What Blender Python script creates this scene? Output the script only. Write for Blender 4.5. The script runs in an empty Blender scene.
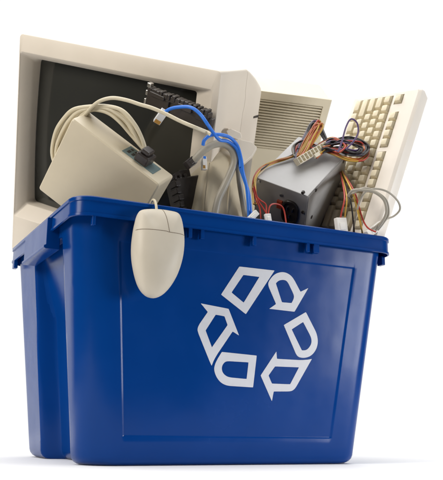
import bpy, bmesh, math, random
from mathutils import Vector, Matrix
random.seed(7)

# ------------------------------------------------------------------ camera, world, lamps, exposure
sc = bpy.context.scene
CAM = Vector((-0.2749, -1.0201, 0.0566)); YAW, PITCH, ROLL, FPX = -0.4513, 0.2259, 0.0152, 802.82
cd = bpy.data.cameras.new('camera'); cam = bpy.data.objects.new('camera', cd); sc.collection.objects.link(cam)
sc.camera = cam
Fw = Vector((-math.sin(YAW)*math.cos(PITCH), math.cos(YAW)*math.cos(PITCH), math.sin(PITCH)))
Rt = Vector((math.cos(YAW), math.sin(YAW), 0)); Up = Rt.cross(Fw)
R2 = Rt*math.cos(ROLL) + Up*math.sin(ROLL); U2 = Up*math.cos(ROLL) - Rt*math.sin(ROLL)
cam.matrix_world = Matrix(((R2.x, U2.x, -Fw.x, CAM.x), (R2.y, U2.y, -Fw.y, CAM.y), (R2.z, U2.z, -Fw.z, CAM.z), (0, 0, 0, 1)))
cd.sensor_fit = 'VERTICAL'; cd.sensor_height = 36; cd.lens = FPX/480*36
cd.clip_start = .01; cd.clip_end = 200
cd.dof.use_dof = True; cd.dof.focus_distance = 1.17; cd.dof.aperture_fstop = 11
sc.view_settings.view_transform = 'Standard'; sc.view_settings.look = 'None'
sc.view_settings.exposure = 0; sc.view_settings.gamma = 1

world = bpy.data.worlds.new('World'); sc.world = world; world.use_nodes = True
nt = world.node_tree; nt.nodes.clear()
out = nt.nodes.new('ShaderNodeOutputWorld'); bg = nt.nodes.new('ShaderNodeBackground')
tc = nt.nodes.new('ShaderNodeTexCoord'); dp = nt.nodes.new('ShaderNodeVectorMath'); dp.operation = 'DOT_PRODUCT'
dp.inputs[1].default_value = (.4245, .9054, 0)
mr = nt.nodes.new('ShaderNodeMapRange'); mr.interpolation_type = 'SMOOTHSTEP'
mr.inputs['From Min'].default_value = .42; mr.inputs['From Max'].default_value = .80
mr.inputs['To Min'].default_value = .06; mr.inputs['To Max'].default_value = 1.05
nt.links.new(tc.outputs['Generated'], dp.inputs[0]); nt.links.new(dp.outputs['Value'], mr.inputs['Value'])
nt.links.new(mr.outputs['Result'], bg.inputs['Strength']); bg.inputs['Color'].default_value = (1, 1, 1, 1)
nt.links.new(bg.outputs[0], out.inputs[0])

def area(name, loc, target, size, energy, col=(1, 1, 1)):
    l = bpy.data.lights.new(name, 'AREA'); l.shape = 'RECTANGLE'; l.size = size[0]; l.size_y = size[1]
    l.energy = energy; l.color = col
    o = bpy.data.objects.new(name, l); sc.collection.objects.link(o); o.location = loc
    o.rotation_euler = (Vector(target)-Vector(loc)).to_track_quat('-Z', 'Y').to_euler()
    return o
area('softbox_key', (-2.0, -.45, 1.15), (.2, .1, .35), (.85, .85), 41, (1, .95, .88))
area('softbox_top', (.3, .3, 2.3), (.3, .2, 0), (3.2, 2.8), 92)
area('softbox_fill', (1.55, -1.15, .22), (.38, .1, .36), (.5, .5), 19, (.97, .98, 1))

# ------------------------------------------------------------------ helpers
def ray(px, py):
    d = R2*((px-221.5)/FPX) + U2*(-(py-240)/FPX) + Fw
    return d
def onY(px, py, y):
    d = ray(px, py); return CAM + d*((y-CAM.y)/d.y)
def onPl(px, py, n, c):
    n = Vector(n); d = ray(px, py); return CAM + d*((c-n.dot(CAM))/n.dot(d))
def rodm(v):
    v = Vector(v); return Matrix.Rotation(v.length, 3, v.normalized())
def pose(pos, rot, s=1.0):
    p = CAM + (Vector(pos)-CAM)*s
    return Matrix.Translation(p) @ rodm(rot).to_4x4()

def srgb(h):
    return tuple(((c/255)/12.92 if c/255 <= .04045 else ((c/255+.055)/1.055)**2.4) for c in h)
MATS = {}
def mat(name, col, rough=.45, metal=0, noise=.05, nscale=18, bump=.0, bscale=600, spec=.5, trans=0, sss=0, alpha=1, coat=0, speck=0, ior=1.5, tint=None, tfac=.0):
    m = bpy.data.materials.new(name); m.use_nodes = True; t = m.node_tree; N = t.nodes; L = t.links
    b = N['Principled BSDF']; b.inputs['Roughness'].default_value = rough; b.inputs['Metallic'].default_value = metal
    b.inputs['Specular IOR Level'].default_value = spec; b.inputs['Transmission Weight'].default_value = trans
    b.inputs['IOR'].default_value = ior; b.inputs['Coat Weight'].default_value = coat; b.inputs['Coat Roughness'].default_value = .12
    if sss:
        b.inputs['Subsurface Weight'].default_value = sss; b.inputs['Subsurface Radius'].default_value = (.006, .005, .004)
        b.inputs['Subsurface Scale'].default_value = 1
    c = N.new('ShaderNodeTexCoord')
    n = N.new('ShaderNodeTexNoise'); n.inputs['Scale'].default_value = nscale; n.inputs['Detail'].default_value = 6
    n.inputs['Roughness'].default_value = .6; L.new(c.outputs['Object'], n.inputs['Vector'])
    r = N.new('ShaderNodeMapRange'); r.inputs['From Min'].default_value = .3; r.inputs['From Max'].default_value = .7
    r.inputs['To Min'].default_value = 1-noise; r.inputs['To Max'].default_value = 1+noise; L.new(n.outputs['Fac'], r.inputs['Value'])
    mx = N.new('ShaderNodeVectorMath'); mx.operation = 'SCALE'; mx.inputs[0].default_value = col[:3]
    L.new(r.outputs['Result'], mx.inputs['Scale']); src = mx.outputs[0]
    if tint:
        n2 = N.new('ShaderNodeTexNoise'); n2.inputs['Scale'].default_value = nscale*.35; n2.inputs['Detail'].default_value = 4
        L.new(c.outputs['Object'], n2.inputs['Vector'])
        r2 = N.new('ShaderNodeMapRange'); r2.inputs['From Min'].default_value = .4; r2.inputs['From Max'].default_value = .75
        r2.inputs['To Min'].default_value = 0; r2.inputs['To Max'].default_value = tfac; L.new(n2.outputs['Fac'], r2.inputs['Value'])
        m2 = N.new('ShaderNodeMix'); m2.data_type = 'RGBA'; L.new(r2.outputs['Result'], m2.inputs['Factor'])
        L.new(src, m2.inputs[6]); m2.inputs[7].default_value = (*tint, 1); src = m2.outputs[2]
    L.new(src, b.inputs['Base Color'])
    rr = N.new('ShaderNodeMapRange'); rr.inputs['From Min'].default_value = .3; rr.inputs['From Max'].default_value = .7
    rr.inputs['To Min'].default_value = max(.02, rough-.06); rr.inputs['To Max'].default_value = min(1, rough+.07)
    L.new(n.outputs['Fac'], rr.inputs['Value']); L.new(rr.outputs['Result'], b.inputs['Roughness'])
    if bump:
        nb = N.new('ShaderNodeTexNoise'); nb.inputs['Scale'].default_value = bscale; nb.inputs['Detail'].default_value = 3
        L.new(c.outputs['Object'], nb.inputs['Vector'])
        bp = N.new('ShaderNodeBump'); bp.inputs['Strength'].default_value = bump; bp.inputs['Distance'].default_value = .0006
        L.new(nb.outputs['Fac'], bp.inputs['Height']); L.new(bp.outputs['Normal'], b.inputs['Normal'])
    MATS[name] = m
    return m
M_blue = mat('blue_plastic', (.0008, .037, .195), .21, noise=.06, nscale=7, bump=.04, bscale=300, spec=.15, tint=(.0008, .046, .24), tfac=.5)
def add_wave(m, scale, dist):
    t = m.node_tree; N = t.nodes; L = t.links; b = N['Principled BSDF']
    old = [l for l in L if l.to_node == b and l.to_socket.name == 'Normal'][0].from_node
    c = N.new('ShaderNodeTexCoord'); n = N.new('ShaderNodeTexNoise'); n.inputs['Scale'].default_value = scale; n.inputs['Detail'].default_value = 2
    L.new(c.outputs['Object'], n.inputs['Vector'])
    k = N.new('ShaderNodeBump'); k.inputs['Strength'].default_value = 1; k.inputs['Distance'].default_value = dist
    L.new(n.outputs['Fac'], k.inputs['Height']); L.new(k.outputs['Normal'], old.inputs['Normal'])
add_wave(M_blue, 11, .0011)
M_print = mat('print_white', (.56, .57, .61), .45, noise=.04, nscale=60)
M_mon = mat('monitor_plastic', (.73, .655, .55), .42, noise=.03, nscale=12, bump=.25, bscale=900, tint=(.68, .59, .46), tfac=.35)
M_beige = mat('beige_plastic', (.60, .525, .385), .42, noise=.04, nscale=15, bump=.2, bscale=900, tint=(.52, .43, .29), tfac=.35)
M_case = mat('case_plastic', (.66, .585, .43), .5, noise=.04, nscale=15, bump=.2, bscale=900)
M_kbd = mat('keyboard_plastic', (.80, .745, .67), .45, noise=.03, nscale=15, bump=.25, bscale=900, tint=(.66, .57, .44), tfac=.35)
M_key = mat('key_plastic', (.73, .65, .47), .42, noise=.06, nscale=25, bump=.15, bscale=900)
M_well = mat('key_well', (.30, .24, .13), .7, noise=.06)
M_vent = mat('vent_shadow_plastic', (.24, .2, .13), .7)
M_mouse = mat('mouse_plastic', (.56, .505, .41), .5, noise=.03, nscale=30, bump=.12, bscale=1200, tint=(.52, .45, .34), tfac=.3)
M_screen = mat('screen_glass', (.026, .026, .022), .12, noise=.1, nscale=5, spec=.7, tint=(.042, .042, .037), tfac=.6)
M_dark = mat('dark_gap', (.035, .028, .02), .7)
M_black = mat('black_plastic', (.030, .024, .021), .36, noise=.2, nscale=60, bump=.2, tint=(.055, .043, .038), tfac=.6)
M_metal = mat('galvanised_steel', (.42, .415, .41), .52, metal=.3, noise=.08, nscale=30, bump=.1, bscale=400, tint=(.31, .295, .28), tfac=.5)
M_screw = mat('screw_steel', (.5, .48, .45), .3, metal=1)
M_eth = mat('blue_cable', (.02, .17, .68), .38, noise=.05)
M_clear = mat('clear_plug', (.88, .88, .88), .2, noise=.04, trans=.15)
M_gold = mat('contact_gold', (.75, .42, .12), .3, metal=.8)
M_grey = mat('grey_cable', (.36, .33, .27), .45, noise=.05, tint=(.28, .25, .2), tfac=.4)
M_cream = mat('cream_cable', (.62, .555, .41), .42, noise=.05, tint=(.58, .48, .3), tfac=.4)
M_white = mat('white_nylon', (.78, .75, .70), .4, noise=.04)
M_ivory = mat('ivory_nylon', (.74, .68, .54), .42, noise=.04)
M_yel = mat('wire_yellow', (.50, .30, .035), .4); M_red = mat('wire_red', (.42, .04, .025), .4)
M_blk = mat('wire_black', (.02, .016, .018), .38); M_org = mat('wire_orange', (.48, .12, .03), .4)
M_pur = mat('wire_purple', (.10, .06, .16), .4)
M_teal = mat('port_plate', (.14, .20, .20), .45, metal=.3)
M_swr = mat('switch_red', (.45, .06, .02), .4)
M_floor = mat('white_paper', (.93, .93, .93), .8, noise=.004)

def link(name, me, m, parent=None, M=None, smooth=False, angle=35):
    o = bpy.data.objects.new(name, me); sc.collection.objects.link(o)
    if m: me.materials.append(m)
    if parent: o.parent = parent
    if M is not None: o.matrix_local = M
    if smooth:
        for p in me.polygons: p.use_smooth = True
        if angle < 180:
            me.set_sharp_from_angle(angle=math.radians(angle))
    return o
def bmobj(name, bm, m, parent=None, smooth=False, bev=0, seg=2, angle=35, M=None, sub=0):
    bmesh.ops.recalc_face_normals(bm, faces=bm.faces[:])
    me = bpy.data.meshes.new(name); bm.to_mesh(me); bm.free()
    o = link(name, me, m, parent, M, smooth or bev > 0, angle)
    if bev:
        b = o.modifiers.new('bevel', 'BEVEL'); b.width = bev; b.segments = seg; b.limit_method = 'ANGLE'; b.angle_limit = math.radians(28)
        b.harden_normals = True
    if sub:
        s = o.modifiers.new('sub', 'SUBSURF'); s.levels = sub; s.render_levels = sub
    return o
def thing(name, label, cat, Mx=None, group=None):
    o = bpy.data.objects.new(name, None); sc.collection.objects.link(o); o.empty_display_size = .02
    o['label'] = label; o['category'] = cat
    if group: o['group'] = group
    if Mx is not None: o.matrix_world = Mx
    return o
def tag(o, label, cat, group=None):
    o['label'] = label; o['category'] = cat
    if group: o['group'] = group
    return o
def box(bm, a, b, M=None):
    x0, y0, z0 = a; x1, y1, z1 = b
    vs = [bm.verts.new(v) for v in ((x0, y0, z0), (x1, y0, z0), (x1, y1, z0), (x0, y1, z0), (x0, y0, z1), (x1, y0, z1), (x1, y1, z1), (x0, y1, z1))]
    for f in ((0, 3, 2, 1), (4, 5, 6, 7), (0, 1, 5, 4), (1, 2, 6, 5), (2, 3, 7, 6), (3, 0, 4, 7)): bm.faces.new([vs[i] for i in f])
    if M is not None:
        for v in vs: v.co = M @ v.co
    return vs
def taper(bm, a, b, inset_axis, ix, iz, M=None):
    """box whose -y face is inset by ix, iz"""
    vs = box(bm, a, b)
    cx, cz = (a[0]+b[0])/2, (a[2]+b[2])/2
    for v in vs:
        if abs(v.co.y-a[1]) < 1e-9:
            v.co.x += ix if v.co.x < cx else -ix; v.co.z += iz if v.co.z < cz else -iz
    if M is not None:
        for v in vs: v.co = M @ v.co
    return vs
def loft(bm, rings, cap0=True, cap1=True, closed=True):
    R = [[bm.verts.new(p) for p in r] for r in rings]; n = len(R[0])
    for a, b in zip(R[:-1], R[1:]):
        for i in range(n if closed else n-1):
            j = (i+1) % n; bm.faces.new((a[i], a[j], b[j], b[i]))
    if cap0: bm.faces.new(R[0][::-1])
    if cap1: bm.faces.new(R[-1])
    return R
def catmull(P, n=10, closed=False):
    P = [Vector(p) for p in P]; o = []; m = len(P)
    rng = range(m if closed else m-1)
    for i in rng:
        if closed: a, b, c, d = P[(i-1) % m], P[i], P[(i+1) % m], P[(i+2) % m]
        else: a, b, c, d = P[max(i-1, 0)], P[i], P[i+1], P[min(i+2, m-1)]
        for k in range(n):
            t = k/n
            o.append(.5*((2*b)+(c-a)*t+(2*a-5*b+4*c-d)*t*t+(3*b-a-3*c+d)*t*t*t))
    if not closed: o.append(P[-1])
    return o
def tube(bm, P, r, seg=10, n=8, r_end=None, raw=False, flat=None):
    Q = P if raw else catmull(P, n)
    Q = [Vector(q) for q in Q]
    T = (Q[1]-Q[0]).normalized(); N = T.orthogonal().normalized(); rings = []
    for i, q in enumerate(Q):
        t = (Q[min(i+1, len(Q)-1)]-Q[max(i-1, 0)]).normalized()
        if t.length < .5: t = T
        ax = T.cross(t)
        if ax.length > 1e-8: N = Matrix.Rotation(T.angle(t), 3, ax.normalized()) @ N
        N = (N-t*N.dot(t)).normalized(); T = t; B = t.cross(N)
        rr = r if r_end is None else r+(r_end-r)*i/(len(Q)-1)
        if callable(rr): rr = rr(i/(len(Q)-1))
        rings.append([q+(N*math.cos(a)+B*math.sin(a))*rr for a in [2*math.pi*k/seg for k in range(seg)]])
    loft(bm, rings)
def tubeobj(name, P, r, m, parent=None, **k):
    bm = bmesh.new(); tube(bm, P, r, **k)
    if parent:
        Mi = parent.matrix_world.inverted()
        for v in bm.verts: v.co = Mi @ v.co
    return bmobj(name, bm, m, parent, smooth=True, angle=60)
def cyl(bm, c, r, h, axis='y', seg=20, M=None, r2=None):
    r2 = r if r2 is None else r2; c = Vector(c); rings = []
    for t, q in ((0, r), (1, r2)):
        ring = []
        for k in range(seg):
            a = 2*math.pi*k/seg; u, v = q*math.cos(a), q*math.sin(a)
            p = {'y': Vector((u, h*t, v)), 'z': Vector((u, v, h*t)), 'x': Vector((h*t, u, v))}[axis]+c
            ring.append(M @ p if M is not None else p)
        rings.append(ring)
    loft(bm, rings)
def rrect(x0, x1, y0, y1, r, n=6):
    o = []
    for cx, cy, a0 in ((x1-r, y0+r, -90), (x1-r, y1-r, 0), (x0+r, y1-r, 90), (x0+r, y0+r, 180)):
        for k in range(n+1):
            a = math.radians(a0+90*k/n); o.append((cx+r*math.cos(a), cy+r*math.sin(a)))
    return o
def frame(o, x, y=None):
    """matrix with origin o, local x along x, local z along y (orthogonalised), local y away"""
    x = Vector(x).normalized(); z = Vector(y); z = (z-x*z.dot(x)).normalized(); yy = z.cross(x)
    return Matrix(((x.x, yy.x, z.x, o[0]), (x.y, yy.y, z.y, o[1]), (x.z, yy.z, z.z, o[2]), (0, 0, 0, 1)))

# ------------------------------------------------------------------ setting
bm = bmesh.new(); vs = [bm.verts.new(v) for v in ((-.8, -.34, 0), (1.4, -.34, 0), (1.4, 1.0, 0), (-.8, 1.0, 0))]; bm.faces.new(vs)
fl = bmobj('floor', bm, M_floor); fl['kind'] = 'structure'

# ------------------------------------------------------------------ bin
W, D, H = .534, .419, .353
TP, BT, INB, INT = .348, .0, .0434, .012       # body top, inset at base and at top
bin_ = thing('recycling_bin', 'large royal blue plastic recycling bin with pale three-arrow symbol, filled with computer parts', 'recycling bin', Matrix.Identity(4))
def inset(z): return INT+(INB-INT)*(1-z/.323)
RY0, RY1, RDEP = .108, .262, .030
def sm(x, a, b):
    t = max(0, min(1, (x-a)/(b-a))); return t*t*(3-2*t)
def body_ring(z, extra=0):
    i = inset(z)+extra; x0, x1, y0, y1 = i, W-i-.008*(1-z/.345), i, D-i; r = .030; rl = .046; pts = []
    # front edge left->right, with panel recess
    fx = [x0+rl+k*(x1-x0-r-rl)/60 for k in range(61)]
    pa, pb = x0+.056, x1-.058
    fx += [pa-.002, pa, pa+.0015, pa+.003, pb-.003, pb-.0015, pb, pb+.002]; fx = sorted(fx)
    zf = sm(z, .038, .0395)*(1-sm(z, .300, .303))
    for x in fx:
        d = .0010*sm(x, pa-.0005, pa+.001)*(1-sm(x, pb-.001, pb+.0005))*zf
        pts.append((x, y0+d))
    for k in range(1, 12):
        a = math.radians(-90+90*k/12); pts.append((x1-r+r*math.cos(a), y0+r+r*math.sin(a)))
    def side(x, sgn, ys, rev):
        o = []
        for y in ys:
            d = RDEP*sm(y, RY0-.006, RY0+.010)*(1-sm(y, RY1-.004, RY1+.010))
            d *= 1-sm(z, .312, .320)
            o.append((x+sgn*d, y))
        return o
    ys = sorted([y0+r+k*(y1-y0-2*r)/40 for k in range(41)]+[RY0-.006+k*.002 for k in range(9)]+[RY1-.004+k*.002 for k in range(8)])
    pts += side(x1, -1, ys, False)
    for k in range(1, 12):
        a = math.radians(90*k/12); pts.append((x1-r+r*math.cos(a), y1-r+r*math.sin(a)))
    pts += [(x1-r-k*(x1-x0-2*r)/20, y1) for k in range(21)]
    for k in range(1, 12):
        a = math.radians(90+90*k/12); pts.append((x0+r+r*math.cos(a), y1-r+r*math.sin(a)))
    pts += side(x0, 1, [y for y in ys[::-1] if y >= y0+rl-1e-6], True)
    for k in range(1, 12):
        a = math.radians(180+90*k/12); pts.append((x0+rl+rl*math.cos(a), y0+rl+rl*math.sin(a)))
    return [(p[0], p[1], z) for p in pts]
zs = [(0.0, .012), (.0012, .0075), (.004, .0035), (.008, .001), (.013, 0), (.026, 0), (.030, 0), (.038, 0), (.0385, 0), (.0395, 0), (.041, 0)]
zs += [(.041+k*(.300-.041)/24, 0) for k in range(1, 25)]+[(.301, 0), (.302, 0), (.303, 0), (.310, 0), (.312, 0), (.314, 0), (.316, 0), (.318, 0), (.320, 0), (TP, 0)]
bm = bmesh.new(); rings = [body_ring(z, e) for z, e in zs]
inner = [body_ring(z, .0035) for z in (TP, .2, .1, .006)]
loft(bm, rings+inner)
bmobj('body', bm, M_blue, bin_, smooth=True, angle=40)
# rim : swept profile (outward offset, z)
prof = [(-.016, .340), (-.016, .350), (-.0145, .3528), (-.004, .3532), (0, .353), (.0012, .3515), (.0012, .347), (-.0005, .3462), (-.0005, .330), (.0010, .3292), (.0010, .3262), (-.0015, .3255), (-.0015, .343), (-.013, .343)]
bm = bmesh.new(); rings = []
def path(off, r=.030, n=10):
    return rrect(-off, W+off, -off, D+off, r+off, n)
for o_, z in prof: rings.append([(x, y, z+.0035) for x, y in path(o_)])
Rr = loft(bm, rings, False, False); a, b = Rr[-1], Rr[0]
for i in range(len(a)):
    j = (i+1) % len(a); bm.faces.new((a[i], a[j], b[j], b[i]))
rim = bmobj('rim', bm, M_blue, bin_, smooth=True, angle=38)
# stacking tabs under the skirt (front), end hooks
for x, w_ in ((.168, .006), (.187, .006), (.272, .006), (.365, .006), (.378, .010)):
    bm = bmesh.new(); box(bm, (x, .0012, .3155), (x+w_, .0085, .3325)); bmobj('rib', bm, M_blue, bin_, bev=.001)
for x0 in (.028, .024):
    pass
bm = bmesh.new(); box(bm, (.026, .0008, .3165), (.031, .0085, .3325)); bmobj('rib', bm, M_blue, bin_, bev=.001)
bm = bmesh.new(); box(bm, (W-.006, .030, .3165), (W+.0008, .043, .3320)); bmobj('rib', bm, M_blue, bin_, bev=.001)
bm = bmesh.new(); box(bm, (-.0008, D-.048, .3165), (.006, D-.034, .3320)); bmobj('rib', bm, M_blue, bin_, bev=.001)
# side grips
for s in (0, 1):
    bm = bmesh.new()
    pg = [(-.005, .3500), (-.0065, .3480), (-.0065, .3095), (-.0095, .308), (-.0095, .3045), (-.0065, .303), (.014, .303), (.014, .3500)]
    rings = [[((x if s == 0 else W-x), y, z) for x, z in pg] for y in (RY0+.012, RY1+.004)]
    loft(bm, rings)
    bmobj('side_grip', bm, M_blue, bin_, bev=.0008)
# symbol
FN = Vector((0, -1, -(INB-INT)/.323)); FC = 0
def face_pt(px, py, off):
    # plane y = inset(z) + recess - off
    # y + z*k = INB + recess ; k = (INB-INT)/.323
    k = (INB-INT)/.323
    return onPl(px, py, (0, 1, k), INB+.0010-off)
SY = [((215, 260), [(180, 48), (440, 78), (228, 400), (45, 255)], [(210, 110), (328, 125), (212, 315), (122, 240)]),
 ((265, 260), [(20, 180), (35, 145), (70, 105), (110, 90), (150, 90), (190, 112), (215, 145), (262, 235), (320, 207), (218, 382), (32, 360), (82, 325)], [(80, 172), (100, 152), (135, 145), (165, 155), (220, 270), (197, 318), (125, 312)]),
 ((190, 300), [(80, 25), (285, 65), (362, 262), (315, 232), (205, 395), (178, 440), (160, 485), (140, 440), (60, 240), (55, 215), (65, 185), (132, 88)], [(190, 108), (255, 120), (278, 185), (162, 350), (115, 225)]),
 ((205, 340), [(125, 88), (382, 115), (355, 350), (165, 338), (120, 318), (88, 280), (68, 230), (70, 190), (90, 145)], [(155, 155), (322, 165), (308, 288), (170, 275), (135, 250), (122, 215), (130, 180)]),
 ((255, 345), [(158, 48), (162, 102), (340, 112), (390, 108), (420, 103), (295, 325), (265, 343), (138, 343), (125, 415), (42, 225)], [(148, 158), (325, 165), (260, 290), (125, 285), (100, 225)]),
 ((270, 305), [(265, 52), (345, 210), (355, 270), (345, 320), (320, 360), (285, 385), (240, 392), (200, 380), (102, 148)], [(245, 125), (305, 240), (308, 280), (290, 315), (265, 335), (235, 335), (160, 180)])]
from mathutils.geometry import tessellate_polygon
def soften(poly):
    P = [Vector(p) for p in poly]
    for it in range(3):
        Q = []; m = len(P)
        for i in range(m):
            a, b, c = P[i-1], P[i], P[(i+1) % m]
            ang = math.degrees((b-a).angle(c-b))
            if 6 < ang < 52 and it < 2 or (ang < 30 and ang > 6): Q += [b+(a-b)*min(.25, 14/(a-b).length), b+(c-b)*min(.25, 14/(c-b).length)]
            elif ang >= 52 and it == 0: Q += [b+(a-b).normalized()*2.2, b+(c-b).normalized()*2.2]
            else: Q.append(b)
        P = Q
    return [tuple(p) for p in P]
bm = bmesh.new()
for (ox, oy), A_, B_ in SY:
    A_, B_ = soften(A_), soften(B_)
    P3 = [[face_pt(ox+x/7.383, oy+y/7.383, .00035) for x, y in poly] for poly in (A_, B_)]
    flat = [p for l in P3 for p in l]
    vf = [bm.verts.new(p) for p in flat]
    bk = [bm.verts.new(p+Vector((0, .0006, 0))) for p in flat]
    for t in tessellate_polygon(P3):
        try: bm.faces.new([vf[i] for i in t])
        except ValueError: pass
    for st, l in ((0, len(A_)), (len(A_), len(B_))):
        for i in range(l):
            j = st+(i+1) % l; i2 = st+i
            bm.faces.new((vf[i2], vf[j], bk[j], bk[i2]))
sy = bmobj('recycling_symbol', bm, M_print, bin_)
sy['label'] = 'pale printed symbol of three outlined chasing arrows'

# ------------------------------------------------------------------ crt monitor
mw, mh, md = .400, .402, .0895
MM = pose((.0056, .4373, .3582), (.5687, .1186, -.895), 1.03)
mon = thing('crt_monitor', 'big beige tube monitor with dark glass screen at the back left of the bin', 'monitor', MM)
MI = MM.to_3x3(); MN = MI @ Vector((0, 1, 0)); MC = MN.dot(MM.translation)
def onM(px, py, off=0): return onPl(px, py, MN, MC-off)
bm = bmesh.new()
# ring index goes around the rectangle with identical count
def rr3(x0, x1, z0, z1, r, y, n=4):
    return [(p[0], y, p[1]) for p in rrect(x0, x1, z0, z1, r, n)]
rings = []
# bezel: back -> front outside, then flat band, then bevel down to the glass
def seam(p):
    x, y, z = p
    if x > mw*.9:
        st = [(.36, 0), (.335, .004), (.29, 0), (.25, -.005), (.20, -.009), (.0, -.012)]
        for zz, o in st:
            if z >= zz: return (x, y+o, z)
    return p
def strip_ring(y, ins, r):
    base = rr3(ins, mw-ins, ins, mh-ins, r, y)
    # insert extra points on the right side for the stepped seam
    k = 4   # after corner 1 (index 0..4) the right side runs upwards
    extra = []
    for z, in ((.05,), (.12,), (.195,), (.205,), (.245,), (.255,), (.285,), (.295,), (.33,), (.34,), (.355,), (.365,)):
        extra.append((mw-ins, y, z))
    return base[:5]+extra+base[5:]
def stepy(p):
    x, y, z = p
    o = -.014 if z < .2 else -.009 if z < .25 else -.005 if z < .29 else 0 if z < .335 else .003 if z < .36 else 0
    return (x, y+(o if x > mw-.02 else 0), z)
rings.append([stepy(p) for p in strip_ring(md-.001, .005, .006)])
rings.append([stepy(p) for p in strip_ring(md, .0005, .007)])
rings.append(strip_ring(.030, 0, .007))
rings.append(strip_ring(.003, 0, .007))
rings.append(strip_ring(.0008, .0008, .007))
rings.append(strip_ring(0, .003, .006))
def op_ring(y, l, r_, b, t, rad):
    base = rr3(l, mw-r_, b, mh-t, rad, y)
    x = mw-r_; z0, z1 = b+rad, mh-t-rad
    extra = []
    for z in (.05, .12, .195, .205, .245, .255, .285, .295, .33, .34, .355, .365):
        extra.append((x, y, z0+(z1-z0)*(z-.02)/(.375-.02)))
    return base[:5]+extra+base[5:]
rings.append(op_ring(0, .002, .012, .072, .030, .004))
rings.append(op_ring(.0012, .0035, .0135, .0735, .0315, .005))
rings.append(op_ring(.020, .013, .050, .094, .0405, .004))
rings.append(op_ring(.026, .0138, .051, .095, .0415, .008))
rings.append(op_ring(.045, .0138, .051, .095, .0415, .008))
loft(bm, rings, False, False)
bmobj('bezel', bm, M_mon, mon, smooth=True, angle=30)
# glass
bm = bmesh.new(); gx0, gx1, gz0, gz1 = .011, mw-.048, .090, mh-.038; n = 20; G = []
for j in range(n+1):
    row = []
    for i in range(n+1):
        u, v = i/n*2-1, j/n*2-1
        row.append(bm.verts.new((gx0+(gx1-gx0)*i/n, .030+.010*(u*u*.8+v*v*.6), gz0+(gz1-gz0)*j/n)))
    G.append(row)
for j in range(n):
    for i in range(n): bm.faces.new((G[j][i], G[j][i+1], G[j+1][i+1], G[j+1][i]))
bmobj('screen', bm, M_screen, mon, smooth=True, angle=180)
# rear shell
bm = bmesh.new(); rings = [[stepy(p) for p in strip_ring(md-.004, .007, .006)], [stepy(p) for p in strip_ring(md+.0012, .005, .006)], [stepy(p) for p in strip_ring(md+.0016, .001, .007)]]
for y, i_s, i_t, i_b, r in ((md+.012, .001, .004, .001, .008), (md+.040, .0015, .015, .002, .012), (md+.068, .004, .028, .004, .016), (md+.080, .010, .040, .01, .02), (md+.12, .040, .085, .03, .03), (md+.20, .085, .15, .06, .035), (md+.29, .12, .19, .08, .035), (md+.295, .125, .195, .085, .03)):
    rings.append(op_ring(y, i_s, i_s, i_b, i_t, r))
loft(bm, rings, False, True)
bmobj('rear_shell', bm, M_mon, mon, smooth=True, angle=40)
bm = bmesh.new()
box(bm, (mw-.010, md+.046, .316), (mw-.0018, md+.066, .3195))
bmobj('vent_slot', bm, M_dark, mon)

# ------------------------------------------------------------------ vented case behind
cw, ch, cdp = .30, .30, .085
CM = frame((0, 0, 0), (1, 0, 0), (0, 0, 1))
c_tr = CAM + ray(332, 100)*1.56          # right top front corner
ux = (CAM+ray(270, 92.0)*1.53) - c_tr; ux = -ux.normalized()
uz = ((CAM+ray(332, 100)*1.56) - (CAM+ray(329.5, 135)*1.600)).normalized()
CM = frame(c_tr, ux, uz)
CM = CM @ Matrix.Translation((-cw, 0, -ch))
vc = thing('computer_case', 'beige casing with horizontal vent louvres, standing behind the grey power supply', 'computer case', CM)
bm = bmesh.new()
gx0, gx1, gz1, gz0 = .02, cw-.014, ch-.016, ch-.118
# front frame built from four bars, body behind
box(bm, (0, 0, 0), (cw, .010, gz0)); box(bm, (0, 0, gz1), (cw, .010, ch)); box(bm, (0, 0, gz0), (gx0, .010, gz1)); box(bm, (gx1, 0, gz0), (cw, .010, gz1))
bmesh.ops.remove_doubles(bm, verts=bm.verts[:], dist=1e-6)
bmobj('front_panel', bm, M_case, vc)
bm = bmesh.new(); taper(bm, (.0015, .0102, .0015), (cw-.0015, cdp, ch-.0015), 'y', 0, 0); 
bmobj('housing', bm, M_case, vc, bev=.003)
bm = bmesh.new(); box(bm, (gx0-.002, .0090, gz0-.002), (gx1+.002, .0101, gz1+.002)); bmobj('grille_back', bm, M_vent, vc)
bm = bmesh.new(); nsl = 18
for k in range(nsl):
    z = gz0+(k+.15)*(gz1-gz0)/nsl; h = (gz1-gz0)/nsl*.52
    box(bm, (gx0+.0002, .0012, z), (gx1-.0002, .0088, z+h))
bmobj('vent_louvres', bm, M_case, vc, bev=.0006)

# ------------------------------------------------------------------ keyboard
KM = pose((.4832, .2789, .2663), (-.0979, .3357, -1.3096), .92)
KL = .122
KM = KM @ Matrix.Translation((0, 0, KL))
kw, kd, kh = .168*.92, .026*.92, .4596*.92-KL
kb = thing('keyboard', 'beige full size keyboard standing on end, leaning out of the right end of the bin', 'keyboard', KM)
# local: x from spacebar edge to F-row edge, y thickness, z along the long axis (left end on top)
bm = bmesh.new()
rings = [rr3(.004, kw-.001, .004, kh-.004, .006, kd), rr3(0, kw+.002, 0, kh, .007, kd*.45), rr3(0, kw+.001, 0, kh, .007, .004), rr3(.0015, kw-.001, .0015, kh-.0015, .006, .0015), rr3(.004, kw-.004, .004, kh-.004, .005, 0)]
loft(bm, rings, True, False)
outer = [v for v in bm.verts][-20:]
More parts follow.
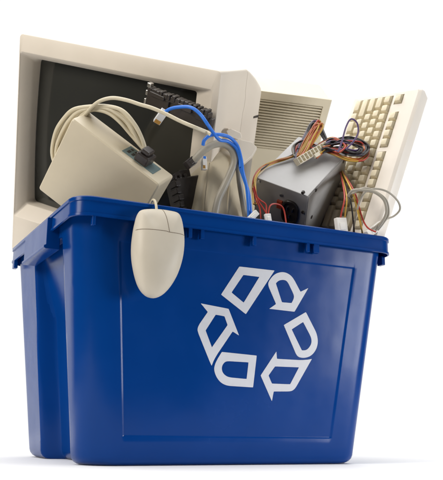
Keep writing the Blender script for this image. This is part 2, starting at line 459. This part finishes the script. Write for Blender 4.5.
# key wells: flat face with openings made from a panel grid
KX0 = .012; P_ = .0186*.92
rowsx = [KX0+P_*k for k in range(5)]           # ctrl, shift, caps, tab, number
fx = KX0+P_*5+.007                            # F row
top = kh-.010
wells = [(KX0-.001, KX0+5*P_+.001, top-15.2*P_, top+.001), (fx-.001, fx+P_+.0005, top-P_-.001, top+.001)]
zf = top-2*P_; fk = []
for g in range(3):
    fk.append((fx-.001, fx+P_+.0005, zf-4*P_-.0005, zf+.0005)); zf -= 4*P_+P_*.5
wells += fk
wells.append((KX0-.001, KX0+2*P_+.001, .0, 0))
wells = wells[:-1]
wells.append((KX0-.001, KX0+5*P_+.001, .012, top-15.7*P_))
xs = sorted(set([.004, kw-.004]+[w for q in wells for w in q[:2]])); zs_ = sorted(set([.004, kh-.004]+[w for q in wells for w in q[2:]]))
bmp = bmesh.new(); grid = {}
def gv(b, x, y, z):
    k = (round(x, 6), round(y, 6), round(z, 6))
    if k not in grid: grid[k] = b.verts.new((x, y, z))
    return grid[k]
def inwell(x, z): return any(a < x < b and c < z < d for a, b, c, d in wells)
for xa, xb in zip(xs[:-1], xs[1:]):
    for za, zb in zip(zs_[:-1], zs_[1:]):
        if xb-xa < 1e-6 or zb-za < 1e-6: continue
        if not inwell((xa+xb)/2, (za+zb)/2): bmp.faces.new([gv(bmp, *p) for p in ((xa, 0, za), (xb, 0, za), (xb, 0, zb), (xa, 0, zb))])
for a, b, c, d in wells:
    for p, q in (((a, c), (b, c)), ((b, c), (b, d)), ((b, d), (a, d)), ((a, d), (a, c))):
        bmp.faces.new([bmp.verts.new(v) for v in ((p[0], 0, p[1]), (q[0], 0, q[1]), (q[0], .0065, q[1]), (p[0], .0065, p[1]))])
me = bpy.data.meshes.new('tmp'); bmp.to_mesh(me); bm.from_mesh(me); bmp.free()
bmobj('case', bm, M_kbd, kb, smooth=True, angle=25)
bm = bmesh.new()
for a, b, c, d in wells:
    vs = [bm.verts.new(v) for v in ((a, .0062, c), (b, .0062, c), (b, .0062, d), (a, .0062, d))]; bm.faces.new(vs)
bmobj('key_bed', bm, M_well, kb)
def key(x, ztop, wx, wz):
    """keycap: x along rows, wz in key units along z"""
    bm = bmesh.new(); g = .0006
    x0, x1, z1, z0 = x+g, x+wx-g, ztop-g, ztop-wz+g
    rings = [rr3(x0, x1, z0, z1, .001, .0055, 2), rr3(x0, x1, z0, z1, .001, .002, 2), rr3(x0+.0032, x1-.0014, z0+.0026, z1-.0026, .0016, -.0052, 2), rr3(x0+.0042, x1-.0024, z0+.0036, z1-.0036, .0014, -.0056, 2)]
    loft(bm, rings, False, True)
    o = bmobj('key', bm, M_key, kb, smooth=True, angle=40)
    return o
rows = [[1.5, 1, 1.5, 7, 1.5, 1, 1.5], [2.3]+[1]*10+[2.7], [1.8]+[1]*11+[2.2], [1.5]+[1]*12+[1.5], [1]*13+[2]]
nk = 0
for x, ws in zip(rowsx, rows):
    z = top
    for w_ in ws:
        if z-w_*P_ > .008:
            key(x, z, P_, w_*P_); nk += 1
        z -= w_*P_
key(fx, top, P_, P_)
for a, b, c, d in fk:
    for k in range(4): key(fx, d-.0005-k*P_, P_, P_); nk += 1
z = top-15.8*P_
for r_ in range(6):
    for x in rowsx:
        if z-P_ > .012: key(x, z, P_, P_); nk += 1
    z -= P_
# keyboard cable: grey loops at right rim
def kp(px, py, d): return CAM + ray(px, py)*d
tubeobj('cable', [kp(352, 243, 1.34), kp(356, 215, 1.285), kp(362, 196, 1.27), kp(372, 189, 1.265), kp(386, 191, 1.27), kp(397, 200, 1.28), kp(400, 209, 1.285), kp(394, 216, 1.285), kp(384, 220, 1.28), kp(374, 228, 1.285), kp(366, 238, 1.33)], .0016, M_grey, kb)
tubeobj('cable', [kp(362, 244, 1.34), kp(374, 232, 1.30), kp(382, 222, 1.268), kp(386.5, 212, 1.255), kp(384, 200, 1.25), kp(374, 192, 1.25), kp(362, 190, 1.25), kp(352, 191, 1.26), kp(346, 200, 1.29)], .0023, M_grey, kb)
tubeobj('cable', [kp(366, 244, 1.34), kp(377, 231, 1.30), kp(384, 222, 1.27), kp(388.5, 214, 1.26), kp(386.5, 201, 1.255), kp(377, 192.5, 1.255), kp(364, 188, 1.26), kp(352, 194, 1.275)], .0018, M_grey, kb)

# ------------------------------------------------------------------ power supply
S = 1.12
PM = pose((.3124, .083, .3187), (.9406, .0548, -.9077), S)
pw, pd, ph = .0845*S, .1374*S, .1504*S
PM = PM @ Matrix.Translation((0, 0, ph-.135)); ph = .135
ps = thing('power_supply', 'grey metal computer power supply tipped on end with a tangle of coloured wires on top', 'power supply', PM)
bm = bmesh.new(); box(bm, (0, 0, 0), (pw, pd, ph)); bmobj('casing', bm, M_metal, ps, bev=.0012)
# cover lip along top edges and seam
bm = bmesh.new(); box(bm, (pw-.0004, .002, .002), (pw+.0009, pd-.002, ph-.003)); bmobj('side_cover', bm, M_metal, ps, bev=.0004)
def onps(px, py):  # pixel on the front face -> local
    Mi = PM.inverted(); n = PM.to_3x3() @ Vector((0, 1, 0)); return Mi @ onPl(px, py, n, n.dot(PM.translation))
def onside(px, py):
    Mi = PM.inverted(); n = PM.to_3x3() @ Vector((1, 0, 0)); return Mi @ onPl(px, py, n, n.dot(PM @ Vector((pw+.0009, 0, 0))))
# socket
c = onps(290, 212); bm = bmesh.new()
def ell(rx, rz, y, cx, cz, n=28, p=2.6):
    o = []
    for k in range(n):
        a = 2*math.pi*k/n; ca, sa = math.cos(a), math.sin(a)
        o.append((cx+rx*abs(ca)**(2/p)*(1 if ca > 0 else -1), y, cz+rz*abs(sa)**(2/p)*(1 if sa > 0 else -1)))
    return o
loft(bm, [ell(.0155, .0235, .001, c.x, c.z), ell(.0155, .0235, -.003, c.x, c.z), ell(.0145, .0225, -.004, c.x, c.z), ell(.012, .019, -.004, c.x, c.z), ell(.0115, .0185, -.0008, c.x, c.z)], False, True)
so = bmobj('power_socket', bm, M_black, ps, smooth=True, angle=30)
bm = bmesh.new()
for dx, dz in ((0, -.008), (-.005, .006), (.005, .006)): box(bm, (c.x+dx-.0008, -.0035, c.z+dz-.003), (c.x+dx+.0008, -.0006, c.z+dz+.003))
bmobj('pin', bm, M_screw, so)
c = onps(280, 204); bm = bmesh.new(); box(bm, (c.x-.005, -.0035, c.z-.008), (c.x+.005, .001, c.z+.008)); sw = bmobj('voltage_switch', bm, M_swr, ps, bev=.0008)
for px, py, f in ((281.5, 195, 0), (259, 181.5, 0), (303, 192.5, 0), (303, 212, 0)):
    c = onps(px, py); bm = bmesh.new(); cyl(bm, (c.x, -.0022, c.z), .0026, .004, 'y', 14, r2=.0032); bmobj('screw', bm, M_screw if px < 290 else M_black, ps, smooth=True, angle=30)
for px, py in ((316, 190), (311.5, 217), (343.5, 161.5), (337, 207)):
    c = onside(px, py); bm = bmesh.new(); cyl(bm, (pw+.0002, c.y, c.z), .0034, .0014, 'x', 14); bmobj('screw', bm, M_black, ps, smooth=True, angle=30)
PT = PM.to_3x3() @ Vector((0, 0, 1)); PTc = PT.dot(PM @ Vector((0, 0, ph)))
def onT(px, py, off): return onPl(px, py, PT, PTc+off)
def wob(P, a, seed):
    r = random.Random(seed); return [p+Vector((r.uniform(-a, a), r.uniform(-a, a), r.uniform(-a, a))) for p in P]
WR = .0014
def strand(pts, cols, spread, lift, seed, r=None, lo=.004, jit=.0012):
    """a loose bundle of wires following pixel waypoints (px, py, height)"""
    rnd = random.Random(seed); n = len(cols)
    for k, m in enumerate(cols):
        a = 2*math.pi*k/n+rnd.random(); q = spread*math.sqrt(rnd.random()*.8+.2); ox, oy = math.cos(a)*q, math.sin(a)*q
        P = []
        for i, (x, y, h) in enumerate(pts):
            tw = i*.5; c_, s_ = math.cos(tw), math.sin(tw)
            P.append(onT(x+ox*c_-oy*s_+rnd.uniform(-.4, .4), y+(ox*s_+oy*c_)*.8+rnd.uniform(-.4, .4), h+lo+lift*rnd.random()))
        tubeobj('wire', wob(P, jit, seed*50+k), r or WR, m, ps)
Y_, R_, K_, O_, U_ = M_yel, M_red, M_blk, M_org, M_pur
strand([(255, 204, -.006), (254.5, 190, -.003), (255, 178, 0), (262, 168.5, 0), (275, 161.5, 0), (290, 157, 0), (302, 151, .002), (312, 145, .006)], [Y_, K_, R_, Y_, K_, O_, Y_], 1.5, .003, 1)
# cable tie on that run
strand([(300, 160, .004), (307, 149, .010), (314, 137, .018), (320, 126, .024), (318, 123, .027), (313, 130, .022), (306, 144, .012), (299, 155, .004)], [O_, Y_, O_, R_, Y_, O_, Y_, O_], 2.6, .004, 2, lo=.006)
strand([(296, 158, .004), (300, 146, .008), (306, 135, .014), (311, 125, .019), (317, 123, .020), (322, 132, .014), (328, 144, .008)], [K_, K_, U_, K_, K_, K_], 2.4, .004, 3)
strand([(300, 150, .003), (314, 148, .008), (326, 146, .010), (338, 141, .010), (350, 139, .010), (361, 142, .009), (367, 148, .007), (362, 154, .005), (350, 153, .005), (336, 149, .006), (322, 151, .004)], [K_]*9+[U_, R_, K_, O_, K_], 2.7, .007, 4, jit=.0018)
strand([(312, 152, .003), (324, 143, .009), (334, 139, .012), (344, 145, .012), (338, 151, .010), (326, 148, .008), (316, 155, .004)], [K_, U_, K_, R_, Y_, O_, K_, R_], 2.6, .008, 5, jit=.002)
strand([(320, 149, .002), (334, 153.5, .004), (348, 159, .004), (361, 159, .004), (367.5, 153, .004), (366, 146, .006), (356, 142, .008)], [Y_, R_, O_, Y_, R_], 1.8, .003, 6)
strand([(330, 146, .012), (340, 142, .016), (351, 144, .016), (361, 148, .014), (356, 152, .012), (344, 150, .012)], [K_, U_, K_, K_], 1.8, .005, 7, jit=.002)
strand([(313, 153, .004), (303, 159, .003), (296, 154, .003), (296, 146, .006), (305, 142, .009), (314, 147, .010), (322, 147, .010)], [R_, K_, M_grey, R_, O_, K_, Y_, R_], 2.6, .006, 8)
# purple single loop against the keyboard
tubeobj('wire', [kp(338, 152, 1.28), kp(342, 141, 1.28), kp(346, 127, 1.28), kp(351, 119, 1.28), kp(357, 123, 1.28), kp(358, 133, 1.28), kp(353, 142, 1.28), kp(346, 149, 1.28)], .0014, M_pur, ps)
# 20 way connector lying on the wires
a0 = onT(300.5, 164, .014); a1 = onT(329.5, 147, .017)
XM = PM.inverted() @ frame(a0, a1-a0, onT(297, 153, .026)-a0)
L_ = (a1-a0).length
bm = bmesh.new(); cw2, chh = L_, .0125
box(bm, (0, 0, 0), (cw2, .012, chh))
cn = bmobj('connector', bm, M_ivory, ps, bev=.0008, M=XM)
nn = 9
for r_ in range(2):
    for k in range(nn):
        bm = bmesh.new(); x = (k+.5)*cw2/nn; z = chh*(.28+.44*r_); s_ = cw2/nn*.30
        box(bm, (x-s_, -.0004, z-s_*.95), (x+s_, .003, z+s_*.95)); bmobj('pin_hole', bm, M_well, cn)
bm = bmesh.new(); box(bm, (cw2*.46, -.003, -.004), (cw2*.62, .003, .0025)); bmobj('latch', bm, M_ivory, cn, bev=.0006)
# wires hanging to the right of the supply
for k, (m, pts) in enumerate(((M_red, [(339, 166), (344.5, 195), (341, 215), (338, 240)]), (M_yel, [(339, 166), (346.5, 195), (345, 215), (344, 244)]),
      (M_yel, [(339, 166), (351, 189), (356, 205), (360, 222), (364, 240)]), (M_red, [(339, 166), (353.5, 190), (359, 207), (363, 220), (368, 228), (376, 232)]), (M_blk, [(339, 166), (349, 195), (352, 210), (355, 240)]), (M_yel, [(339, 166), (352, 191), (358, 208), (361, 224), (363, 240)]))):
    tubeobj('wire', [kp(x, y, 1.43+.004*k if i == 0 else 1.325 if i == len(pts)-1 and y > 235 else 1.285-.004*i+.002*k) for i, (x, y) in enumerate(pts)], .0013, m, ps)
# red and white leads at the front left
for k, (m, pts) in enumerate(((M_red, [(254, 186), (258, 200), (263, 208), (268, 216)]), (M_red, [(268, 216), (270, 206), (276, 204), (283, 208), (286, 222), (287, 235)]), (M_red, [(253, 188), (256, 200), (260, 210), (262, 232)]), (M_red, [(266, 215), (266, 205), (260, 200), (256, 196)]))):
    tubeobj('wire', [onY(x, y, .030) for x, y in pts], .0012, m, ps)
def plug(name, px, py, dx, dy, y, L1, w1, t1, m, parent, bev=.001, slots=2):
    a = onY(px, py, y); b = onY(px+dx, py+dy, y); Mx = frame(a, b-a, (b-a).cross(Vector((0, 1, 0))))
    if parent: Mx = parent.matrix_world.inverted() @ Mx
    bm = bmesh.new(); box(bm, (-L1/2, -t1/2, -w1/2), (L1/2, t1/2, w1/2))
    box(bm, (-L1*.18, -t1/2-.0012, -w1*.28), (L1*.28, -t1/2+.001, w1*.28))
    return bmobj(name, bm, m, parent, bev=bev, M=Mx)
plug('connector', 252, 217, 8, -8, .022, .024, .009, .007, M_white, ps)
plug('connector', 268, 219, 1, 6, .020, .016, .010, .006, M_white, ps)
a = onY(341, 227, .014)
pk = plug('connector', 341, 226, 1.5, 12, .012, .026, .019, .009, M_white, ps)
pk2 = plug('connector', 374, 229.5, -10, 7.5, .006, .036, .012, .009, M_white, ps)

# ------------------------------------------------------------------ drive box with coiled cable
BM_ = pose((-.0107, .1793, .4077), (.8336, .4599, -.6286), 1.0)
bw, bd, bh = .1641, .0489, .1382
db = thing('drive_box', 'flat beige box with a cable coil and black plug, lying against the monitor screen', 'external drive', BM_)
bm = bmesh.new(); 
pr = [(0, 0), (bw-.004, 0), (bw, -.0)]
rings = []
for y, ins in ((0, .0022), (.0018, .0004), (.0075, 0), (bd-.004, 0), (bd, .003)):
    # the lower right end curls down
    r_ = rrect(ins, bw-ins, ins, bh-ins, .004, 4)
    rings.append([(x, y, z) for x, z in r_])
loft(bm, rings); bmobj('housing', bm, M_beige, db, smooth=True, angle=35)
def ontop(px, py):
    n = BM_.to_3x3() @ Vector((0, 0, 1)); return BM_.inverted() @ onPl(px, py, n, n.dot(BM_ @ Vector((0, 0, bh))))
c = ontop(143, 160); 
bm = bmesh.new(); box(bm, (c.x-.030, .012, bh-.001), (c.x+.028, bd-.010, bh+.0008)); pp = bmobj('port_plate', bm, M_teal, db, bev=.0004)
bm = bmesh.new()
for dx in (-.025, -.017): box(bm, (c.x+dx, .018, bh+.0004), (c.x+dx+.004, .026, bh+.0011)); box(bm, (c.x+dx, .029, bh+.0004), (c.x+dx+.004, .034, bh+.0011))
bmobj('port', bm, M_dark, pp)
# black plug on the plate
bm = bmesh.new(); box(bm, (c.x-.009, .010, bh+.001), (c.x+.014, .036, bh+.016)); box(bm, (c.x-.006, .013, bh+.016), (c.x+.009, .033, bh+.023))
pl = bmobj('plug', bm, M_black, db, bev=.003, seg=3)
# coil of cream cable behind the top left corner
def onB(px, py, off):
    n = BM_.to_3x3() @ Vector((0, 1, 0)); return onPl(px, py, n, n.dot(BM_.translation)+off)
for k in range(7):
    e = k*2.0-3
    pts = [(146-e*.2, 152-e*.3), (140-e, 138-e*.3), (132-e*1.2, 124-e*.1), (120-e*1.1, 112+e*.3), (106-e*.6, 107+e*.4), (90, 107+e*.4), (76+e*.6, 111+e*.6), (66+e*.7, 120+e*.8), (58+e*.6, 135+e*.8), (54+e*.5, 152), (58, 172)]
    P = [onB(x, y, .036+.004*(k % 3)) for x, y in pts]
    tubeobj('cable', wob(P, .0012, 200+k), .0030, M_cream, db)
P = [onB(x, y, .030 if x < 200 else .045) for x, y in [(78, 121), (86, 114), (92, 107), (100, 101), (112, 98), (126, 100), (140, 104.5), (152, 108), (166, 114), (180, 121), (194, 127), (205, 131.5), (210, 134)]]
tubeobj('cable', P, .0028, M_cream, db)

# ------------------------------------------------------------------ black toothed connector on top
A0, A1 = onM(148, 87, .030), onM(210, 114, .035); dn = onM(154, 108, .028)-A0
TM = frame(A0, A1-A0, -(dn)); L_ = (A1-A0).length
tb = thing('ribbon_connector', 'long black plastic ribbon connector with toothed upper edge, leaning over the screen corner', 'connector', TM)
bm = bmesh.new(); box(bm, (0, 0, -.032), (L_*.36, .014, -.004)); box(bm, (L_*.40, .001, -.030), (L_*.98, .014, -.002)); box(bm, (L_*.34, .004, -.028), (L_*.42, .013, -.006))
vs_ = box(bm, (L_*.9, .002, -.026), (L_*1.04, .012, -.008))
bmobj('housing', bm, M_black, tb, bev=.0018)
bm = bmesh.new()
for k in range(15):
    x = L_*(.02+.065*k)+random.uniform(-.0012, .0012); h = .001+.0035*random.random(); w_ = L_*random.choice((.04, .055, .062))
    box(bm, (x, -.0015-.002*random.random(), -.006), (x+w_, .011, h))
box(bm, (L_*.0, -.001, -.009), (L_*.99, .010, .0005)); box(bm, (L_*.06, -.004, -.010), (L_*.30, .006, -.003)); box(bm, (L_*.52, -.0045, -.011), (L_*.74, .006, -.002)); box(bm, (L_*.80, -.003, -.016), (L_*.97, .006, -.004))
bmobj('teeth', bm, M_black, tb, bev=.0014)
bm = bmesh.new(); box(bm, (-.004, .001, -.014), (.001, .008, -.006)); box(bm, (-.002, -.001, .0), (.005, .008, .007)); box(bm, (-.003, -.001, -.028), (.001, .006, -.019))
bmobj('metal_clip', bm, M_screw, tb, bev=.001)

# ------------------------------------------------------------------ black block beside the drive box
yb = .078
A0 = onY(173, 178, yb); A1 = onY(204, 174, yb+.004)
TM = frame(A0, A1-A0, onY(175, 178, yb)-onY(177, 208, yb)); L_ = (A1-A0).length
kbk = thing('power_adapter', 'squat black plastic plug block wedged behind the rim, right of the flat beige box', 'plug', TM)
bm = bmesh.new(); box(bm, (0.003, 0, -.075), (L_, .035, 0)); bmobj('housing', bm, M_black, kbk, bev=.003, seg=3)
bm = bmesh.new()
for k in range(6): box(bm, (.001, -.0012-.001*(k % 2), -.068+k*.0108), (.009+.002*(k % 2), .02, -.068+k*.0108+.0085))
for k in range(3): box(bm, (L_*(.05+.16*k), .0, -.002), (L_*(.14+.16*k), .02, .0065-.001*k))
box(bm, (L_*.30, .004, -.001), (L_*.62, .026, .012))
bmobj('ridge', bm, M_black, kbk, bev=.0012)

# ------------------------------------------------------------------ rounded beige casing in the middle
prof = [(192, 216), (196, 200), (200, 180), (205, 163), (212, 153), (221, 148), (230, 149), (238, 157), (243, 172), (247, 192), (250, 220)]
cas = thing('plastic_casing', 'tall rounded beige plastic casing under the arching grey cable in the bin', 'plastic casing', Matrix.Translation(onY(222, 225, .07)))
O = cas.matrix_world.translation
bm = bmesh.new(); cen = onY(222, 205, .07); rings = []
pc = catmull([onY(x, y, .07) for x, y in prof], 5)
for s_, dy in ((1.0, .075), (1.0, .010), (.985, .003), (.95, -.002), (.88, -.006), (.70, -.009), (.4, -.011), (.15, -.0115)):
    rings.append([Vector((cen.x+(p.x-cen.x)*s_, .07+dy, (cen.z-.05)+(p.z-cen.z+.05)*s_))-O for p in pc])
loft(bm, rings)
bmobj('shell', bm, M_beige, cas, smooth=True, angle=50)
for xx in (205, 229):
    bm = bmesh.new(); tube(bm, [onY(xx+4, 163, .060)-O, onY(xx+1, 185, .058)-O, onY(xx-2, 216, .060)-O], .0016)
    bmobj('moulded_rib', bm, M_beige, cas, smooth=True)
# angled flap at its right
fa = [(231, 137), (252, 142), (257, 147), (252, 156), (244, 163), (238, 163), (232, 150)]
flp = thing('plastic_bracket', 'small beige plastic bracket with pale edge, between blue cable and monitor side', 'bracket', Matrix.Translation(onY(244, 160, .05)))
O = flp.matrix_world.translation
bm = bmesh.new(); loft(bm, [[onY(x, y, .052)-O for x, y in fa], [onY(x, y, .052)+Vector((.004, .007, -.001))-O for x, y in fa]])
bmobj('plate', bm, M_mon, flp, bev=.0012)
bm = bmesh.new(); loft(bm, [[onY(x, y, .046)-O for x, y in [(226, 131), (231, 128.5), (241, 133), (242, 138), (238, 140), (228, 136)]], [onY(x, y, .058)-O for x, y in [(226, 131), (231, 128.5), (241, 133), (242, 138), (238, 140), (228, 136)]]])
bmobj('tab', bm, M_mon, flp, bev=.0015)

# ------------------------------------------------------------------ grey flat cable arch
gc = thing('grey_cable', 'thick grey cable arching over the beige casing in the middle of the bin', 'cable', Matrix.Translation(onY(222, 215, .035)))
tubeobj('cable', [onY(x, y, yy) for x, y, yy in [(192, 163, .050), (197, 157, .040), (205, 149.5, .030), (214, 144.5, .025), (224, 144, .022), (232, 150, .022), (234.5, 161, .024), (230, 174, .030), (224, 187, .036), (218, 200, .042), (214, 220, .05)]], .0058, M_grey, gc, seg=14)
tubeobj('cable', [onY(x, y, yy) for x, y, yy in [(222, 141, .03), (230, 143, .026), (236, 152, .026), (238, 165, .03), (240, 185, .04), (246, 220, .05)]], .0045, M_grey, gc, seg=12)
plug('plug', 190, 163, 5, -4, .048, .016, .013, .012, M_black, gc, .002)

# ------------------------------------------------------------------ blue network cable
ec = thing('network_cable', 'bright blue network cable with clear plug dangling in front of the screen', 'network cable', Matrix.Translation(onY(247, 215, .02)))
Pm = [onM(163.5, 113.5, .055), onM(170, 109, .056), onM(180, 107, .058), onM(191, 107.5, .060), onM(200, 114, .060), onM(208, 125, .060)]+[onY(x, y, yy) for x, y, yy in [(215, 135, .004), (220, 140, .008), (228, 141.5, .012), (236, 148, .014), (240, 158, .016), (240.5, 167, .018)]]
tubeobj('cable', Pm, .0026, M_eth, ec)
tubeobj('cable', [onY(x, y, yy) for x, y, yy in [(203, 145, .02), (204.5, 140, .014), (210, 135.5, .008), (219, 134.5, .006), (229, 137, .008), (237, 145, .012), (241, 158, .015), (243, 172, .018), (247, 190, .026), (249.5, 225, .035)]], .0026, M_eth, ec)
tubeobj('cable', [onY(x, y, yy) for x, y, yy in [(239.5, 158, .022), (240.5, 168, .022), (244.5, 180, .026), (249, 196, .03), (252, 228, .038)]], .0026, M_eth, ec)
def rj(px, py, qx, qy, fn, parent):
    a, b = fn(px, py), fn(qx, qy); Mx = parent.matrix_world.inverted() @ frame(a, b-a, (b-a).cross(Vector((0, 1, 0)))); L1 = (b-a).length
    bm = bmesh.new(); box(bm, (0, -.004, -.0058), (L1, .004, .0058)); o = bmobj('plug', bm, M_clear, parent, bev=.0008, M=Mx)
    bm = bmesh.new(); box(bm, (L1*.72, -.0044, -.0046), (L1*.97, -.0036, .0046)); bmobj('contact', bm, M_gold, o)
    bm = bmesh.new(); box(bm, (L1*.1, .0045, -.0025), (L1*.8, .0058, .0025)); bmobj('latch', bm, M_clear, o)
rj(165, 110.5, 156.5, 122.5, lambda x, y: onM(x, y, .055), ec)
# second small plug at 203,160
tc2 = thing('phone_plug', 'tiny white plug with blue and orange specks, resting on the beige casing', 'plug', Matrix.Translation(onY(204, 168, .045)))
O = tc2.matrix_world.translation
a = onY(203.5, 157, .048); b = onY(204.3, 170, .048); Mx = Matrix.Translation(-O) @ frame(a, b-a, (b-a).cross(Vector((0, 1, 0)))); L1 = (b-a).length
bm = bmesh.new(); box(bm, (0, -.004, -.0038), (L1, .004, .0038)); bmobj('body', bm, M_white, tc2, bev=.0008, M=Mx)
bm = bmesh.new(); box(bm, (.0, -.0046, -.002), (.004, -.0036, .002)); bmobj('blue_core', bm, M_eth, tc2, M=Mx)
bm = bmesh.new(); box(bm, (L1*.7, -.0046, -.0037), (L1*.95, -.0036, .0)); bmobj('contact', bm, M_gold, tc2, M=Mx)

# ------------------------------------------------------------------ mouse
YM = -.012
out_ = [(72, 94), (85, 81), (115, 77), (150, 78), (190, 83), (225, 92), (239, 112), (247, 150), (251, 200), (248, 250), (238, 300), (220, 350), (195, 392), (165, 422), (132, 433), (102, 422), (77, 388), (60, 335), (50, 275), (49, 220), (55, 165), (63, 125)]
pcv = catmull([onY(120+x/4, 190+y/4, YM) for x, y in out_], 8, closed=True)
MO = onY(157, 298, YM)
ms = thing('computer_mouse', 'beige two-button mouse hanging by its cable over the front rim of the blue bin', 'mouse', Matrix.Translation(MO))
cx = onY(157, 250, YM); zt = max(p.z for p in pcv); zb = min(p.z for p in pcv)
def mpx(x, y): p = onY(120+x/4, 190+y/4, YM); return (p.x, p.z)
S1 = [mpx(*q) for q in ((40, 166), (75, 168), (160, 178), (172, 182), (245, 190), (262, 192))]; S2 = [mpx(*q) for q in ((160, 60), (163, 90), (168, 130), (172, 182))]
def segd(p, L):
    d = 1
    for a, b in zip(L[:-1], L[1:]):
        ax, ay = a; bx, by = b; vx, vy = bx-ax, by-ay
        t = max(0, min(1, ((p[0]-ax)*vx+(p[1]-ay)*vy)/(vx*vx+vy*vy)))
        d = min(d, math.hypot(p[0]-ax-vx*t, p[1]-ay-vy*t))
    return d
def above(p, L):
    for a, b in zip(L[:-1], L[1:]):
        if a[0] <= p[0] <= b[0]: return p[1] > a[1]+(b[1]-a[1])*(p[0]-a[0])/(b[0]-a[0])
    return False
rings = []; NR = 54
HT = .026
lvl = [(.985, .0155, 0), (1.0, .011, 0), (1.0, .006, 0), (1.0, .002, 0)]
rings = []
for s_, y, _ in ((.80, .0105, 0), (.93, .0100, 0), (.965, .0085, 0), (.985, .005, 0), (1.0, 0, 0)):
    rings.append([Vector((cx.x+(p.x-cx.x)*s_, YM+y, cx.z+(p.z-cx.z)*s_)) for p in pcv])
nb = len(rings)
dp_l = mpx(112, 125)
for k in range(1, NR+1):
    t = k/NR; s_ = math.cos(t*math.pi/2)**.62 if t < 1 else 0.004
    s_ = max(s_, .004)
    ring = []
    for p in pcv:
        x = cx.x+(p.x-cx.x)*s_; z = cx.z+(p.z-cx.z)*s_
        h = HT*(1-s_**3.2)**(1/2.2)
        h *= .80+.20*math.exp(-((z-(zb+.055))/.05)**2)
        d = math.hypot((x-dp_l[0])/.011, (z-dp_l[1])/.014)
        h -= .0022*math.exp(-d*d*1.2)
        ring.append(Vector((x, YM-h, z)))
    rings.append(ring)
bmA = {'shell': bmesh.new(), 'left_button': bmesh.new(), 'right_button': bmesh.new()}
caches = {k: {} for k in bmA}
def addf(part, idx):
    bm = bmA[part]; c = caches[part]; vs = []
    for (a, b) in idx:
        if (a, b) not in c: c[(a, b)] = bm.verts.new(rings[a][b]-MO)
        vs.append(c[(a, b)])
    bm.faces.new(vs)
n = len(pcv)
for a in range(len(rings)-1):
    for i in range(n):
        j = (i+1) % n; c = (rings[a][i]+rings[a][j]+rings[a+1][i]+rings[a+1][j])/4
        part = 'shell'
        if a >= nb and above((c.x, c.z), S1):
            sx = S2[0][0]+(S2[-1][0]-S2[0][0])*((c.z-S2[0][1])/(S2[-1][1]-S2[0][1]))
            part = 'left_button' if c.x < sx else 'right_button'
        addf(part, [(a, i), (a, j), (a+1, j), (a+1, i)])
bmA['shell'].faces.new([caches['shell'][(0, i)] for i in range(n)] if all((0, i) in caches['shell'] for i in range(n)) else [bmA['shell'].verts.new(rings[0][i]-MO) for i in range(n)])
for k in bmA: bmobj(k, bmA[k], M_mouse, ms, smooth=True, angle=180)
def mh_(x, z):
    dx, dz = x-cx.x, z-cx.z; R0 = math.hypot(dx, dz); th = math.atan2(dz, dx)
    best = min(pcv, key=lambda p: abs((math.atan2(p.z-cx.z, p.x-cx.x)-th+math.pi) % (2*math.pi)-math.pi))
    s_ = min(.9999, R0/math.hypot(best.x-cx.x, best.z-cx.z))
    h = HT*(1-s_**3.2)**(1/2.2)*(.80+.20*math.exp(-((z-(zb+.055))/.05)**2))
    d = math.hypot((x-dp_l[0])/.011, (z-dp_l[1])/.014)
    return h-.0022*math.exp(-d*d*1.2)
def seam_line(pts2):
    q = [Vector((a_, 0, b_)) for a_, b_ in pts2]; o = []
    for v in catmull(q, 14):
        y = YM-mh_(v.x, v.z); o.append(Vector((v.x, y+.00005, v.z)))
    m_ = [o[0]]+[(o[i-1]+o[i]*2+o[i+1])/4 for i in range(1, len(o)-1)]+[o[-1]]
    return m_
L1_ = [mpx(*q) for q in ((57, 164), (85, 168), (125, 173), (160, 178), (172, 182), (205, 186), (247, 190))]
L2_ = [mpx(*q) for q in ((161, 84), (163, 95), (166, 115), (168, 135), (170, 158), (172, 181))]
M_seam = mat('seam_shadow', (.16, .12, .08), .7)
bm = bmesh.new(); tube(bm, seam_line(L1_), .00042, seg=6, raw=True); tube(bm, seam_line(L2_), .00042, seg=6, raw=True)
for v in bm.verts: v.co -= MO
bmobj('button_gap', bm, M_seam, ms, smooth=True)
c0 = onY(158, 211, -.016)
P = [c0+Vector((0, .004, -.008)), c0+Vector((0, .002, 0)), Vector((c0.x+.0003, -.010, .341)), Vector((c0.x+.0008, -.0065, .352)), Vector((c0.x+.001, .000, .3615)), Vector((c0.x+.001, .010, .3645)), Vector((c0.x+.002, .022, .356)), Vector((c0.x+.004, .032, .335)), Vector((c0.x+.01, .035, .30))]
tubeobj('cable', P, .0019, M_cream, ms)
bm = bmesh.new(); cyl(bm, c0-MO+Vector((0, .003, -.009)), .0034, .011, 'z', 16, r2=.0022); bmobj('strain_relief', bm, M_mouse, ms, smooth=True, angle=40)
